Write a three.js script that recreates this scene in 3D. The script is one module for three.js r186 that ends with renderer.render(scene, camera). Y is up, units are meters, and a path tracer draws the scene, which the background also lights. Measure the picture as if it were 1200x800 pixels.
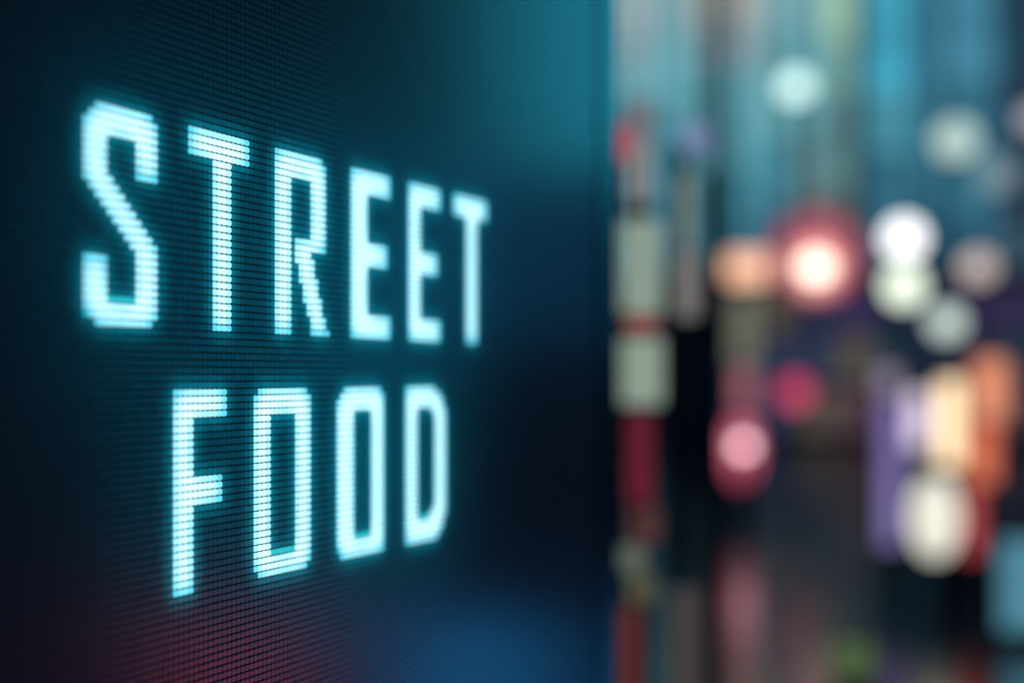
import * as THREE from 'three';
import { mergeGeometries } from 'three/addons/utils/BufferGeometryUtils.js';
import { RoundedBoxGeometry } from 'three/addons/geometries/RoundedBoxGeometry.js';
import { RectAreaLightUniformsLib } from 'three/addons/lights/RectAreaLightUniformsLib.js';

// ---------- camera, night sky, exposure ----------
// Measured on the 1200 x 800 photograph: focal length 1493 px, horizon at y = 441.
const F = 1493, HY = 441, EYE = 1.55, PITCH = 0.006;
const TH = Math.atan(761 / F);                       // the display recedes to x = 1361
const scene = new THREE.Scene();
const camera = new THREE.PerspectiveCamera(2 * Math.atan(HY / F) * 180 / Math.PI, 1200 / 882, 0.05, 400);
camera.position.set(0, EYE, 0);
camera.setViewOffset(1200, 882, 0, 0, 1200, 800);
camera.updateProjectionMatrix();
const Z0 = F * PITCH / 8.75, X0 = -400 / F * Z0;     // a point of the display, at the F
const depthAt = (px) => { const r = (px - 600) / F, s = (r * Z0 - X0) / (Math.sin(TH) - r * Math.cos(TH)); return Z0 + s * Math.cos(TH); };
const FOCUS = depthAt(284);
camera.focus = FOCUS;
const APERTURE = 60 / F * FOCUS;                     // metres; far lights spread to 60 px
camera.userData.fStop = camera.getFocalLength() / (APERTURE * 1000);
camera.lookAt(0, EYE, -10);

scene.background = new THREE.Color().setRGB(0.007, 0.021, 0.052);   // night sky over the city
const renderer = new THREE.WebGLRenderer({ antialias: true });
renderer.toneMapping = THREE.LinearToneMapping;
renderer.toneMappingExposure = 1;
renderer.shadowMap.enabled = true;
RectAreaLightUniformsLib.init();

// ---------- helpers ----------
let seed = 7;
const rnd = () => { seed = (seed * 1664525 + 1013904223) >>> 0; return seed / 4294967296; };
const V = (x, y, z) => new THREE.Vector3(x, y, z);
const at = (px, py, Z) => V((px - 600) / F * Z, EYE + (HY - py) / F * Z, -Z);
const lin = (r, g, b) => new THREE.Color().setRGB(r, g, b);
const names = {};
const numbered = (n) => { const k = names[n] = (names[n] ?? -1) + 1; return k ? n + '_' + String(k).padStart(3, '0') : n; };
function thing(name, label, category, pos, turn = 0, group) {
  const o = new THREE.Group(); o.name = numbered(name);
  o.position.copy(pos); o.rotation.y = turn; o.userData = { label, category };
  if (group) o.userData.group = group;
  scene.add(o); return o;
}
function part(name, geo, mat, parent, x = 0, y = 0, z = 0) {
  const m = new THREE.Mesh(geo, mat); m.name = name; m.position.set(x, y, z);
  m.castShadow = m.receiveShadow = true; parent.add(m); return m;
}
const box = (w, h, d, r = 0.004) => new RoundedBoxGeometry(w, h, d, 2, Math.min(r, w / 3, h / 3, d / 3));
const cyl = (r0, r1, h, n = 20) => new THREE.CylinderGeometry(r0, r1, h, n);
const metal = new THREE.MeshStandardMaterial({ color: lin(0.03, 0.033, 0.036), roughness: 0.45, metalness: 0.6 });
const blackPaint = new THREE.MeshStandardMaterial({ color: lin(0.012, 0.014, 0.016), roughness: 0.5 });
const bezelPaint = new THREE.MeshStandardMaterial({ color: lin(0.008, 0.009, 0.010), roughness: 0.3 });
const glowCache = new Map();
function glow(c) {                                   // a face that gives off light
  const k = c.join();
  if (!glowCache.has(k)) {
    const m = Math.max(...c);
    glowCache.set(k, new THREE.MeshStandardMaterial({ color: lin(0.3, 0.3, 0.3), roughness: 0.6, emissive: lin(c[0] / m, c[1] / m, c[2] / m), emissiveIntensity: m }));
  }
  return glowCache.get(k);
}
function noiseTexture(size, cells, lo, hi, oct = 4) {
  const d = new Uint8Array(size * size * 4), grids = [];
  for (let o = 0; o < oct; o++) { const n = cells << o; grids.push([n, Float32Array.from({ length: n * n }, rnd)]); }
  for (let y = 0; y < size; y++) for (let x = 0; x < size; x++) {
    let v = 0, a = 0.5, t = 0;
    for (const [n, g] of grids) {
      const u = x / size * n, w = y / size * n, i = Math.floor(u), j = Math.floor(w), fu = u - i, fw = w - j, s = fu * fu * (3 - 2 * fu), q = fw * fw * (3 - 2 * fw);
      const G = (p, r) => g[(r % n) * n + (p % n)];
      v += a * ((G(i, j) * (1 - s) + G(i + 1, j) * s) * (1 - q) + (G(i, j + 1) * (1 - s) + G(i + 1, j + 1) * s) * q); t += a; a *= 0.55;
    }
    const k = (y * size + x) * 4, c = Math.max(0, Math.min(255, 255 * (lo + (hi - lo) * v / t)));
    d[k] = d[k + 1] = d[k + 2] = c; d[k + 3] = 255;
  }
  const tx = new THREE.DataTexture(d, size, size); tx.wrapS = tx.wrapT = THREE.RepeatWrapping; tx.magFilter = THREE.LinearFilter; tx.needsUpdate = true;
  return tx;
}

// ---------- the setting: wet street ----------
{
  const g = new THREE.PlaneGeometry(160, 220); g.rotateX(-Math.PI / 2);
  const uv = g.attributes.uv; for (let i = 0; i < uv.count; i++) uv.setXY(i, uv.getX(i) * 40, uv.getY(i) * 55);
  const rough = noiseTexture(512, 6, 0.2, 0.6), bump = noiseTexture(512, 24, 0, 1);
  const m = new THREE.MeshPhysicalMaterial({ color: lin(0.017, 0.02, 0.03), roughness: 0.5, specularIntensity: 0.5, roughnessMap: rough, bumpMap: bump, bumpScale: 0.003 });
  const s = new THREE.Mesh(g, m); s.name = 'street'; s.position.set(0, 0, -60); s.receiveShadow = true;
  s.userData = { kind: 'structure', label: 'dark wet asphalt street mirroring the coloured lights', category: 'street' };
  scene.add(s);
}

// ---------- the dot-matrix display ----------
const COL0 = -46, COLS = 190, ROW0 = -80, ROWS = 180;          // grid of light dots: columns and rows of PITCH
const CU = 0.25, RU = 0.3;                                      // grid offset in dots
const rows28 = () => Array.from({ length: 28 }, () => new Float32Array(14));
const fill = (b, r0, r1, c0, c1, v = 1) => { for (let r = r0; r <= r1; r++) for (let c = c0; c <= c1; c++) b[r][c] = v; return b; };
const glyphs = {
  S() {
    const b = rows28();
    fill(b, 0, 0, 2, 11); fill(b, 1, 1, 1, 12); fill(b, 2, 3, 0, 12); fill(b, 4, 8, 0, 3); fill(b, 4, 8, 9, 12); fill(b, 9, 9, 0, 4);
    for (let r = 10; r <= 18; r++) fill(b, r, r, r - 9, Math.min(12, r - 5));
    fill(b, 19, 27, 9, 12); fill(b, 19, 26, 0, 3); fill(b, 24, 24, 4, 8, 0.4); fill(b, 25, 27, 4, 11); fill(b, 26, 26, 0, 0, 0.4); fill(b, 27, 27, 2, 3); fill(b, 27, 27, 12, 12, 0);
    return b;
  },
  T() { const b = rows28(); fill(b, 0, 3, 0, 12); return fill(b, 4, 27, 5, 8); },
  R() {
    const b = rows28();
    fill(b, 0, 27, 0, 3); fill(b, 0, 0, 0, 11); fill(b, 1, 3, 0, 12); fill(b, 4, 12, 9, 12); fill(b, 13, 14, 5, 12);
    [[5, 8], [5, 9], [6, 9], [6, 9], [6, 10], [7, 10], [7, 10], [7, 11], [8, 11], [8, 11], [9, 12], [9, 12], [9, 13]].forEach(([p, q], i) => fill(b, 15 + i, 15 + i, p, q));
    return b;
  },
  E(st = 5, w = 12) { const b = rows28(); fill(b, 0, 27, 0, st - 1); fill(b, 0, 3, 0, w - 1); fill(b, 12, 15, 0, w - 2); return fill(b, 24, 27, 0, w - 1); },
  F() { const b = rows28(); fill(b, 0, 27, 0, 3); fill(b, 0, 3, 0, 10); return fill(b, 12, 15, 0, 9); },
  O(l = 4, cut = 1) {
    const b = rows28();
    fill(b, 0, 27, 0, l - 1); fill(b, 0, 27, 10, 13); fill(b, 0, 3, 0, 13); fill(b, 25, 27, 0, 13); fill(b, 24, 24, l, 9, 0.3);
    fill(b, 0, 0, 0, cut - 1, 0); fill(b, 0, 0, 13, 13, 0); if (cut > 1) b[1][0] = 0; b[27][0] = 0; b[27][13] = cut > 1 ? 1 : 0; if (cut > 1) b[26][0] = 0.3;
    return b;
  },
  D() {
    const b = rows28();
    fill(b, 0, 27, 0, 3); fill(b, 0, 27, 10, 13); fill(b, 0, 3, 0, 13); fill(b, 24, 27, 0, 13); fill(b, 23, 23, 4, 8, 0.3);
    fill(b, 0, 0, 10, 13, 0); fill(b, 1, 1, 12, 13, 0); fill(b, 2, 3, 13, 13, 0); b[4][9] = 1; b[22][9] = b[23][9] = 1; b[23][8] = 1;
    fill(b, 27, 27, 11, 13, 0); fill(b, 26, 26, 12, 13, 0); fill(b, 24, 25, 13, 13, 0);
    return b;
  },
};
// [letter, first column, top row edge, bitmap]
const TEXT = [['S', -16, 34, glyphs.S()], ['T', 3, 34, glyphs.T()], ['R', 22, 34, glyphs.R()], ['E', 42, 34, glyphs.E(5, 12)], ['E', 60, 34, glyphs.E(4, 11)], ['T', 76, 34, glyphs.T()],
  ['F', 0, -2, glyphs.F()], ['O', 17, -2, glyphs.O(4, 1)], ['O', 38, -2, glyphs.O(5, 2)], ['D', 59, -2, glyphs.D()]];
const level = new Float32Array(COLS * ROWS), owner = new Int8Array(COLS * ROWS).fill(-1);
TEXT.forEach(([, c0, top, b], k) => b.forEach((line, r) => line.forEach((v, c) => {
  if (!v) return;
  const i = (top - 1 - r - ROW0) * COLS + c0 + c - COL0; level[i] = v; owner[i] = k;
})));
// the picture that the display shows: cyan letters on a dim teal ground, lens bloom painted in as white cores and halo
function blur(src, radius) {
  let a = src;
  for (let pass = 0; pass < 3; pass++) for (const [dx, dy] of [[1, 0], [0, 1]]) {
    const o = new Float32Array(a.length);
    for (let y = 0; y < ROWS; y++) for (let x = 0; x < COLS; x++) {
      let s = 0; for (let k = -radius; k <= radius; k++) { const X = x + k * dx, Y = y + k * dy; if (X >= 0 && Y >= 0 && X < COLS && Y < ROWS) s += a[Y * COLS + X]; }
      o[y * COLS + x] = s / (2 * radius + 1);
    }
    a = o;
  }
  return a;
}
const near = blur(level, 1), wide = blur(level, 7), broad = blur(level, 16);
const picture = new Float32Array(COLS * ROWS * 4);
for (let i = 0; i < COLS * ROWS; i++) {
  const full = near[i], jitter = 0.9 + 0.2 * rnd();
  let c;
  if (level[i] > 0.9) { const w = Math.min(1, Math.max(0, (full - 0.45) / 0.42)); c = [0.12 + 0.72 * w, 0.78 + 0.66 * w, 1.02 + 0.58 * w]; }
  else if (level[i] > 0) c = [0.02, 0.55, 0.65];
  else c = [0.0015 + 0.002 * full, 0.003 + 0.27 * full + 0.06 * wide[i] + 0.09 * broad[i], 0.007 + 0.37 * full + 0.10 * wide[i] + 0.15 * broad[i]];  // blurred letters paint bloom and haze into the unlit dots
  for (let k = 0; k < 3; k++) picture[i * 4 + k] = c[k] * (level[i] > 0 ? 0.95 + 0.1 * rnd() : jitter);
  picture[i * 4 + 3] = 1;
}
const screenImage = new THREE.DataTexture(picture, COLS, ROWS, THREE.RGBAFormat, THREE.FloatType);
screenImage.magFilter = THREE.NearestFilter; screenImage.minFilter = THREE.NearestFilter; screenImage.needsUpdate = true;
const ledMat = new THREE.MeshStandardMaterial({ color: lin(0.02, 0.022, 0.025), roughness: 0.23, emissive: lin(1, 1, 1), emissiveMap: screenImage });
const maskMat = new THREE.MeshStandardMaterial({ color: lin(0.006, 0.007, 0.008), roughness: 0.25 });
const finMat = new THREE.MeshStandardMaterial({ color: lin(0.006, 0.006, 0.007), roughness: 0.55 });
{
  const sign = thing('dot_matrix_display', 'freestanding black dot-matrix display spelling STREET FOOD in glowing cyan-white letters', 'display', V(X0, 0, -Z0), Math.PI / 2 - TH);
  const P = PITCH, xa = (COL0 + CU) * P, xb = (COL0 + COLS + CU) * P, ya = EYE + (ROW0 + RU) * P, yb = EYE + (ROW0 + ROWS + RU) * P, w = xb - xa, h = yb - ya, xm = (xa + xb) / 2, ym = (ya + yb) / 2;
  const BZ = 0.066;                                           // broad matt rim on the street side
  part('cabinet', box(w + 0.022 + BZ + 0.004, yb + 0.012, 0.09, 0.006), blackPaint, sign, xm + (BZ - 0.02) / 2, (yb + 0.012) / 2, -0.0465);
  part('mask', new THREE.BoxGeometry(w, h, 0.001), maskMat, sign, xm, ym, -0.0005);
  part('bezel', box(0.02, h + 0.018, 0.006, 0.002), bezelPaint, sign, xa - 0.011, ym, 0.001);
  part('bezel', box(BZ, h + 0.018, 0.006, 0.002), bezelPaint, sign, xb + BZ / 2 + 0.001, ym, 0.001);
  part('bezel', box(w, 0.008, 0.0136, 0.002), blackPaint, sign, xm, yb + 0.005, 0);
  part('bezel', box(w, 0.008, 0.0136, 0.002), blackPaint, sign, xm, ya - 0.005, 0);
  part('base_plate', box(w + 0.3, 0.02, 0.4, 0.006), metal, sign, xm, 0.01, -0.047);
  // light dots: an eight-sided bevelled lens 5.8 x 4.9 mm standing 1.1 mm proud
  const lens = (() => {
    const ring = (a, b, c, z) => [[-a + c, -b, z], [a - c, -b, z], [a, -b + c, z], [a, b - c, z], [a - c, b, z], [-a + c, b, z], [-a, b - c, z], [-a, -b + c, z]];
    const B = [...ring(0.00285, 0.00252, 0.0011, 0), ...ring(0.00255, 0.00225, 0.001, 0.0011)], tris = [];
    for (let k = 1; k < 7; k++) tris.push(8, 8 + k, 9 + k);
    for (let k = 0; k < 8; k++) { const q = (k + 1) % 8; tris.push(k, q, 8 + q, k, 8 + q, 8 + k); }
    return tris.map((i) => B[i]);
  })();
  const dots = (list) => {
    const n = list.length * lens.length, pos = new Float32Array(n * 3), uv = new Float32Array(n * 2); let o = 0;
    for (const i of list) {
      const c = i % COLS, r = Math.floor(i / COLS), x = (COL0 + c + 0.5 + CU) * P, y = EYE + (ROW0 + r + 0.5 + RU) * P;
      for (const v of lens) { pos.set([x + v[0], y + v[1], v[2]], o * 3); uv.set([(c + 0.5) / COLS, (r + 0.5) / ROWS], o * 2); o++; }
    }
    const g = new THREE.BufferGeometry(); g.setAttribute('position', new THREE.BufferAttribute(pos, 3)); g.setAttribute('uv', new THREE.BufferAttribute(uv, 2)); g.computeVertexNormals();
    return g;
  };
  TEXT.forEach(([ch], k) => {
    const list = []; for (let i = 0; i < owner.length; i++) if (owner[i] === k) list.push(i);
    const m = part('letter', dots(list), ledMat, sign, 0, 0, 0.0003);
    m.userData.label = 'glowing cyan-white letter ' + ch + ' made of light dots';
  });
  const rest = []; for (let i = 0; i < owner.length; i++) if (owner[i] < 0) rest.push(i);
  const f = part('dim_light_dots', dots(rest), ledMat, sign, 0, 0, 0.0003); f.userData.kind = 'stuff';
  const fins = [];
  for (let r = 0; r <= ROWS; r++) { const g = new THREE.BoxGeometry(w, 0.0007, 0.001); g.translate(xm, EYE + (ROW0 + r + RU) * P, 0.0005); fins.push(g); }
  const l = part('shade_fins', mergeGeometries(fins), finMat, sign, 0, 0, 0.0002); l.userData.kind = 'stuff';
}

// ---------- lit things ----------
// a lamp globe on a post; centre and width from the photograph's pixels at depth Z
function globeLamp(name, label, px, py, Z, wpx, c, group, opt = {}) {
  const p = at(px, py, Z), r = wpx / F * Z / 2;
  const t = thing(name, label, 'lamp', V(p.x, 0, p.z), 0, group);
  part('globe', new THREE.SphereGeometry(r, 24, 16), glow(c), t, 0, p.y, 0);
  part('collar', cyl(r * 0.45, r * 0.55, r * 0.3), metal, t, 0, p.y - r * 1.05, 0);
  part('cap', cyl(r * 0.12, r * 0.5, r * 0.22), metal, t, 0, p.y + r * 1.06, 0);
  part('post', cyl(0.025, 0.035, p.y - r * 1.2), metal, t, 0, (p.y - r * 1.2) / 2, 0);
  part('foot', cyl(0.09, 0.11, 0.05), metal, t, 0, 0.025, 0);
  const m = Math.max(...c), L = new THREE.PointLight(lin(c[0] / m, c[1] / m, c[2] / m), m * Math.PI * r * r * 0.5);
  L.position.set(p.x, p.y, p.z); L.castShadow = true; scene.add(L);
  return t;
}
// a light box: pixel rectangle at depth Z, turned about y, with a dark case, glowing face and a post or legs to the ground
function rectLight(t, c, w, h, x, y, z, share = 0.5) {
  const m = Math.max(...c), L = new THREE.RectAreaLight(lin(c[0] / m, c[1] / m, c[2] / m), m * share, w, h);
  t.updateMatrixWorld(true);
  const q = new THREE.Vector3(x, y, z).applyMatrix4(t.matrixWorld); L.position.copy(q);
  L.lookAt(q.clone().add(new THREE.Vector3(0, 0, 1).applyQuaternion(t.quaternion)));
  scene.add(L);
}
function lightBox(name, label, [x0, y0, x1, y1], Z, c, { turn = 0, group, depth = 0.12, post = true, category = 'sign', tilt = 0 } = {}) {
  const a = at((x0 + x1) / 2, (y0 + y1) / 2, Z), w = (x1 - x0) / F * Z, h = (y1 - y0) / F * Z;
  const t = thing(name, label, category, V(a.x, 0, a.z), turn, group);
  const b = part('case', box(w + 0.03, h + 0.03, depth, 0.01), blackPaint, t, 0, a.y, -depth / 2);
  const f = part('face', box(w, h, 0.012, 0.004), glow(c.map((v) => v * 0.5)), t, 0, a.y, 0.004);
  if (post && a.y - h / 2 > 0.06) {
    for (const s of [-1, 1]) part('leg', cyl(0.02, 0.02, a.y - h / 2), metal, t, s * w * 0.35, (a.y - h / 2) / 2, -depth / 2);
  }
  rectLight(t, c, w, h, 0, a.y, 0.0125);
  return t;
}

// sign column close beyond the display: white boxes, red bars
function signColumn(name, label, Z, x0, x1, turn, pieces) {
  const xm = (x0 + x1) / 2, a = at(xm, HY, Z), t = thing(name, label, 'sign column', V(a.x, 0, a.z), turn);
  const k = Z / F, w = (x1 - x0) * k / Math.cos(turn);
  const top = EYE + (HY - pieces[0][3] - 20) * k;
  part('post', box(w * 0.5, top, 0.05), blackPaint, t, 0, top / 2, -0.055);
  for (const [pn, px0, px1, y0, y1, c] of pieces) {
    const pw = (px1 - px0) * k / Math.cos(turn), ph = (y1 - y0) * k, px = ((px0 + px1) / 2 - xm) * k / Math.cos(turn), py = EYE + (HY - (y0 + y1) / 2) * k;
    part(pn, box(pw, ph, 0.05, 0.006), glow(c.map((v) => v * 0.5)), t, px, py, 0);
    rectLight(t, c, pw * 0.96, ph * 0.96, px, py, 0.0265);
  }
}
signColumn('sign_column', 'narrow column of stacked white light boxes with red bars beside the display edge', 3.0, 727, 782, 0.35, [
  ['light_panel', 738, 764, 120, 165, [0.286, 0.312, 0.351]], ['light_panel', 738, 762, 168, 236, [0.39, 0.429, 0.429]], ['red_lamp', 720, 733, 150, 188, [0.75, 0.09, 0.12]],
  ['light_panel', 732, 772, 258, 368, [0.494, 0.65, 0.52]], ['red_bar', 738, 766, 374, 388, [0.62, 0.07, 0.07]],
  ['light_panel', 732, 773, 396, 474, [0.52, 0.676, 0.533]], ['red_banner', 740, 760, 484, 590, [0.26, 0.02, 0.035]],
  ['orange_panel', 742, 770, 598, 634, [0.15, 0.06, 0.045]], ['pale_panel', 732, 752, 640, 668, [0.234, 0.273, 0.208]], ['green_panel', 740, 764, 676, 704, [0.17, 0.16, 0.08]],
  ['red_banner', 724, 748, 712, 860, [0.17, 0.035, 0.025]]]);
signColumn('sign_column', 'slim grey-pink light column with violet lamp on top beside the stacked boxes', 3.2, 790, 822, 0.2, [
  ['violet_lamp', 800, 832, 146, 178, [0.32, 0.45, 0.75]], ['light_panel', 797, 812, 205, 290, [0.286, 0.364, 0.338]], ['light_panel', 796, 816, 296, 372, [0.377, 0.351, 0.325]],
  ['dim_panel', 786, 822, 690, 860, [0.10, 0.085, 0.075]]]);
{
  const a = at(836, HY, 3.6), t = thing('pillar', 'plain dark pillar behind the slim grey-pink column', 'pillar', V(a.x, 0, a.z));
  part('shaft', box(0.045, 2.13, 0.08, 0.01), blackPaint, t, 0, 1.065, 0); part('foot', box(0.12, 0.03, 0.14), blackPaint, t, 0, 0.015, 0);
}

// round lamps far down the street
const ROUND = 'round lamps along the street';
globeLamp('globe_lamp', 'pale mint globe lamp high on a post in front of the teal towers', 933, 102, 14, 34, [1.2, 1.7, 1.6], ROUND);
globeLamp('globe_lamp', 'large grey-green globe lamp above the pale brown one', 1121, 165, 12, 46, [0.6, 0.78, 0.7], ROUND);
globeLamp('globe_lamp', 'dim slate globe lamp overlapping the large grey-green one', 1170, 206, 14, 42, [0.2, 0.3, 0.33], ROUND);
globeLamp('globe_lamp', 'dull grey globe lamp above the slate one', 1212, 140, 13, 30, [0.5, 0.56, 0.58], ROUND);
globeLamp('globe_lamp', 'pale brown globe lamp under the large grey-green one', 1147, 313, 11, 36, [0.75, 0.6, 0.56], ROUND);
globeLamp('globe_lamp', 'mint-grey globe lamp low above the orange banner', 1110, 378, 10, 36, [0.85, 1.02, 0.92], ROUND);
{
  const Z = 11, p = at(1060, 279, Z), q = at(1058, 335, Z), r = 42 / F * Z / 2;
  const t = thing('twin_lamp', 'brilliant white twin lamp, one globe above a greenish one', 'lamp', V(p.x, 0, p.z), 0, ROUND);
  part('globe', new THREE.SphereGeometry(r, 24, 16), glow([2.3, 2.25, 2.25]), t, 0, p.y, 0);
  part('globe', new THREE.SphereGeometry(r, 24, 16), glow([1.55, 1.75, 1.4]), t, 0, q.y, 0);
  part('collar', cyl(r * 0.3, r * 0.3, p.y - q.y - r * 1.8), metal, t, 0, (p.y + q.y) / 2, 0);
  part('post', cyl(0.03, 0.04, q.y - r * 0.9), metal, t, 0, (q.y - r * 0.9) / 2, 0); part('foot', cyl(0.1, 0.12, 0.05), metal, t, 0, 0.025, 0);
  for (const [y, i] of [[p.y, 0.05], [q.y, 0.03]]) { const L = new THREE.PointLight(lin(0.95, 1, 0.95), i * 2); L.position.set(p.x, y, p.z); L.castShadow = true; scene.add(L); }
}
globeLamp('red_lamp', 'crimson round lamp at chest height beside the pink lantern post', 932, 460, 14, 36, [0.75, 0.055, 0.15], 'red lamps');
{
  const t = globeLamp('pink_lantern', 'bright pink lantern with a glowing red halo plate low under the peach sign', 872, 523, 13, 15, [4.2, 2.8, 3.1], 'red lamps');
  const y = at(872, 523, 13).y;
  part('halo_plate', cyl(0.17, 0.17, 0.02, 28).rotateX(Math.PI / 2).scale(1, 2.1, 1), glow([0.6, 0.06, 0.13]), t, 0, y - 0.05, -0.14);  // glowing plate paints the red halo around the lamp
}

// signs
{
  const p = at(957, 300, 16), q = at(955, 313, 16), t = thing('red_sign', 'round glowing red sign with a white-hot lamp at its centre', 'sign', V(p.x, 0, p.z));
  const R = 52 / F * 16, disc = (r, h) => cyl(r, r, h, 40).rotateX(Math.PI / 2);
  part('case', disc(R + 0.02, 0.1), blackPaint, t, 0, p.y, -0.06);
  part('face', disc(R, 0.02), glow([0.42, 0.08, 0.12]), t, 0, p.y, 0.002);
  part('glow_ring', disc(R * 0.58, 0.03), glow([1.15, 0.42, 0.36]), t, q.x - p.x, q.y, 0.008);  // concentric discs paint the soft red falloff around the centre lamp
  part('centre_lamp', new THREE.SphereGeometry(0.15, 24, 16).scale(1.2, 0.9, 0.5), glow([3.6, 2.8, 2.3]), t, q.x - p.x, q.y, 0.06);
  for (const s of [-1, 1]) part('leg', cyl(0.03, 0.03, p.y - R * 0.8), metal, t, s * R * 0.5, (p.y - R * 0.8) / 2, -0.06);
  const L = new THREE.PointLight(lin(1, 0.72, 0.6), 0.4); L.position.set(q.x, q.y, q.z + 0.05); L.castShadow = true; scene.add(L);
}
lightBox('peach_sign', 'small peach light box above the pink lantern', [852, 298, 900, 330], 15, [3.0, 1.6, 1.05]);
lightBox('yellow_sign', 'dim olive-yellow hanging sign strip under the peach light box', [858, 345, 886, 425], 14.5, [0.32, 0.34, 0.22]);
lightBox('pink_sign', 'dusky pink vertical sign strip between the olive strip and pink lantern', [862, 432, 882, 478], 13.5, [0.9, 0.30, 0.36]);

lightBox('violet_sign', 'tall violet standing light box beside the pinkish white one', [1032, 470, 1056, 640], 8.6, [0.40, 0.30, 0.85]);
lightBox('mauve_sign', 'small greyish mauve panel on top of the violet light box', [1028, 432, 1054, 462], 8.6, [0.6, 0.5, 0.7]);
lightBox('white_sign', 'pinkish white standing light box between the violet box and the cream panel', [1064, 460, 1088, 525], 8.5, [1.9, 1.6, 2.0]);
lightBox('cream_sign', 'warm cream panel joined to the orange banner', [1100, 446, 1128, 545], 8.4, [3.4, 2.5, 1.5]);
lightBox('orange_banner', 'orange glowing banner beside the warm cream panel', [1142, 420, 1180, 492], 8.3, [1.75, 0.62, 0.34]);
lightBox('red_banner', 'orange-red banner hanging beneath the orange one', [1136, 498, 1168, 566], 8.25, [1.55, 0.34, 0.16]);
lightBox('red_banner', 'deep red low banner beside the white paper lantern', [1130, 572, 1150, 652], 8.2, [0.95, 0.08, 0.09]);
{
  const Z = 8.1, p = at(1096, 606, Z), r = 56 / F * Z / 2, t = thing('paper_lantern', 'tall oval white paper lantern under the warm cream panel', 'lantern', V(p.x, 0, p.z));
  part('shade', new THREE.SphereGeometry(r, 28, 20).scale(1, 1.75, 1), glow([0.92, 0.9, 0.76]), t, 0, p.y, 0);
  for (const s of [-1, 1]) part('rim', cyl(r * 0.5, r * 0.5, r * 0.16), blackPaint, t, 0, p.y + s * r * 1.74, 0);
  part('post', cyl(0.02, 0.02, p.y - r * 1.8), metal, t, 0, (p.y - r * 1.8) / 2, 0); part('foot', cyl(0.12, 0.13, 0.03), metal, t, 0, 0.015, 0);
  const L = new THREE.PointLight(lin(1, 0.95, 0.8), 0.06); L.position.copy(p); L.castShadow = true; scene.add(L);
}
lightBox('blue_sign', 'sky-blue standing light box at the kerb past the white lantern', [1172, 632, 1230, 738], 7.3, [0.16, 0.5, 0.66]);
globeLamp('bollard_light', 'dim green bollard light low on the wet street', 1000, 772, 6.3, 50, [0.07, 0.115, 0.035]);

// added out of view: glowing panels that tint the display's face by reflection
const n = V(Math.cos(TH), 0, Math.sin(TH));
function mirrored(px, py, dist) {
  const Z = depthAt(px), p = at(px, py, Z), d = p.clone().sub(camera.position).normalize();
  return p.add(d.sub(n.clone().multiplyScalar(2 * d.dot(n))).multiplyScalar(dist));
}
function unseenPanel(name, label, px, py, dist, w, h, c) {
  const p = mirrored(px, py, dist), t = thing(name, label, 'sign', V(p.x, 0, p.z), Math.atan2(-p.x - 0.2, -p.z - 1.2));
  part('case', box(w + 0.04, h + 0.04, 0.1, 0.01), blackPaint, t, 0, p.y, -0.05);
  part('face', box(w, h, 0.012), glow(c.map((v) => v * 0.5)), t, 0, p.y, 0.004);
  for (const s of [-1, 1]) part('leg', cyl(0.02, 0.02, p.y - h / 2), metal, t, s * w * 0.35, (p.y - h / 2) / 2, -0.05);
  rectLight(t, c, w, h, 0, p.y, 0.0125);
}
unseenPanel('added_teal_light_panel', 'large teal panel added out of view to tint the display', 695, 25, 5, 1.0, 1.5, [0.15, 2.6, 3.8]);
unseenPanel('added_blue_light_panel', 'wide dim blue panel added below the unseen teal one to tint the display', 580, 300, 4.6, 1.1, 0.8, [0.03, 0.36, 0.85]);
unseenPanel('added_red_light_panel', 'low crimson panel added out of view for the red reflection', 265, 790, 3, 0.32, 0.33, [4.6, 0.55, 1.1]);
unseenPanel('added_low_blue_light_panel', 'low blue panel added out of view for the blue reflection', 545, 795, 3.4, 0.5, 0.45, [0.1, 1.8, 4.6]);

// ---------- buildings at the end of the street ----------
const towerMat = new THREE.MeshStandardMaterial({ color: lin(0.10, 0.13, 0.15), roughness: 0.5 });
// strips: lit window bays, each [left, right, [[lower edge y, colour], ...]] from the roof downwards
function tower(label, Z, x0, x1, top, strips) {
  const xm = (x0 + x1) / 2, a = at(xm, HY, Z), k = Z / F, h = EYE + (HY - top) * k, w = (x1 - x0) * k;
  const t = thing('office_tower', label, 'building', V(a.x, 0, a.z), 0, 'towers at the end of the street');
  part('wall', new THREE.BoxGeometry(w, h, 8), towerMat, t, 0, h / 2, -4);
  for (const [px0, px1, list] of strips) {
    let y0 = top + 8;
    for (const [y1, c] of list) {
      for (let y = y0; y < y1 - 6; y += (y1 - y0) / Math.ceil((y1 - y0) / 45)) {
        const e = Math.min(y1, y + (y1 - y0) / Math.ceil((y1 - y0) / 45)), v = 0.85 + 0.3 * rnd();
        part('window_bay', new THREE.BoxGeometry((px1 - px0) * k, (e - y - 3) * k, 0.3), glow(c.map((q) => +(q * v * 1.15).toFixed(3))), t, ((px0 + px1) / 2 - xm) * k, EYE + (HY - (y + e) / 2) * k, 0.1);
      }
      y0 = y1;
    }
    part('pier', new THREE.BoxGeometry(3 * k, h, 0.5), towerMat, t, (px1 + 2.5 - xm) * k, h / 2, 0.15);
  }
}
const A = [0.055, 0.23, 0.30], B = [0.11, 0.34, 0.40], C = [0.035, 0.15, 0.22], D = [0.02, 0.085, 0.14], E = [0.02, 0.04, 0.075];
const PALE = [0.27, 0.37, 0.40], CREAM = [0.46, 0.44, 0.40], GREEN = [0.30, 0.50, 0.38], MIX = [0.17, 0.36, 0.40];
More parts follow.
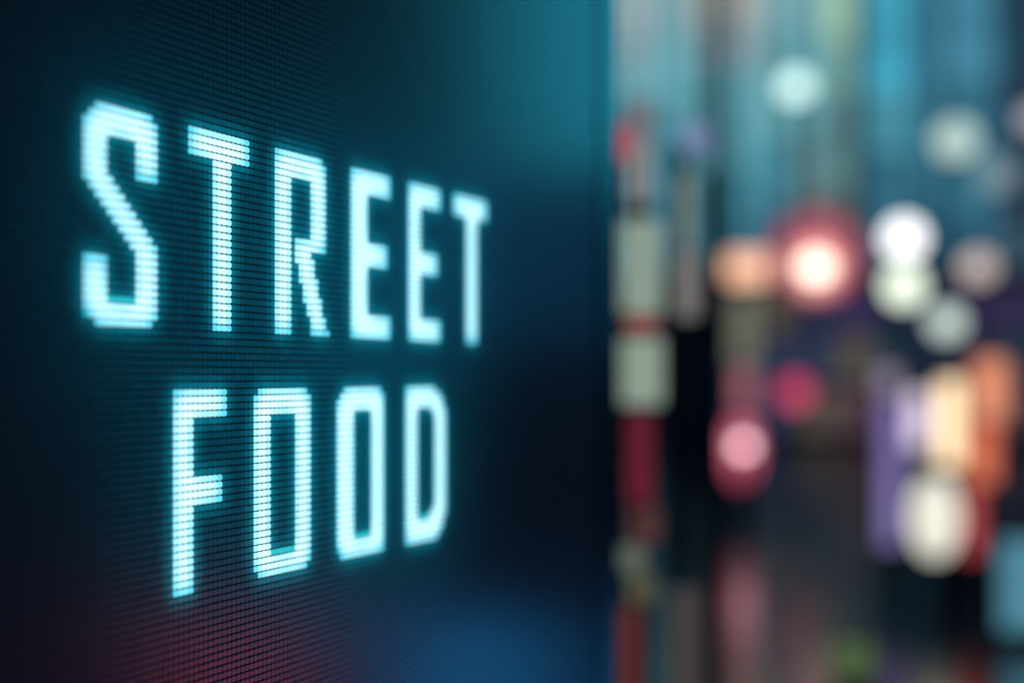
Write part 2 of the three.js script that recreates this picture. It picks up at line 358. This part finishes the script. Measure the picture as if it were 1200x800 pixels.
tower('pale teal tower rising behind the stacked white sign column', 52, 640, 850, -260, [
  [645, 690, [[200, A]]], [695, 722, [[60, MIX], [330, A]]], [727, 768, [[60, PALE], [110, MIX], [240, A], [400, D]]], [773, 806, [[40, MIX], [150, B], [260, A], [400, C]]], [811, 846, [[30, CREAM], [80, PALE], [220, B], [300, A], [400, D]]]]);
tower('mid teal tower behind the pale mint globe lamp', 46, 854, 1012, -240, [
  [858, 888, [[20, CREAM], [80, PALE], [200, B], [270, A], [340, C]]], [893, 922, [[40, MIX], [160, [0.13, 0.34, 0.37]], [240, A], [330, [0.05, 0.10, 0.17]]]], [927, 956, [[30, MIX], [160, B], [230, [0.10, 0.20, 0.21]], [330, [0.09, 0.12, 0.14]]]], [961, 1008, [[50, GREEN], [110, [0.16, 0.34, 0.32]], [220, [0.10, 0.22, 0.23]], [330, [0.09, 0.12, 0.12]]]]]);
tower('deep blue tower behind the twin white lamp', 44, 1014, 1096, -280, [
  [1018, 1062, [[110, [0.05, 0.33, 0.46]], [180, A], [260, C], [400, D]]], [1067, 1094, [[100, [0.04, 0.18, 0.27]], [230, C], [300, D], [400, E]]]]);
tower('dark slate tower behind the grey-green globe lamp', 49, 1098, 1300, -200, [
  [1104, 1164, [[90, [0.05, 0.19, 0.28]], [260, C], [330, D], [420, E]]], [1169, 1202, [[90, [0.015, 0.05, 0.075]], [260, E], [420, [0.05, 0.10, 0.14]]]], [1207, 1290, [[420, E]]]]);
{
  const Z = 30, k = Z / F, a = at(1030, HY, Z), h = EYE + (HY - 330) * k, w = 480 * k;
  const t = thing('shop_row', 'low dark shop building beneath the towers, dim window glow added to fill the dark', 'building', V(a.x, 0, a.z));
  part('wall', new THREE.BoxGeometry(w, h, 5), towerMat, t, 0, h / 2, -2.5);
  part('roof_edge', new THREE.BoxGeometry(w + 0.4, 0.25, 5.4), towerMat, t, 0, h + 0.12, -2.5);
  const fillGlowTones = [[0.035, 0.045, 0.09], [0.02, 0.03, 0.07], [0.09, 0.05, 0.06], [0.02, 0.05, 0.07], [0.045, 0.03, 0.09], [0.012, 0.018, 0.04], [0.10, 0.08, 0.06]];  // dim window glow added to lift the black band below the towers
  for (let x = 850; x < 1230; x += 44) {
    
    for (const [y0, y1] of [[340, 388], [396, 446], [456, 506]]) part('window', box(38 * k, (y1 - y0) * k, 0.2, 0.03), glow(fillGlowTones[Math.floor(rnd() * fillGlowTones.length)]), t, (x + 20 - 1030) * k, EYE + (HY - (y0 + y1) / 2) * k, 0.05);
  }
}

renderer.render(scene, camera);
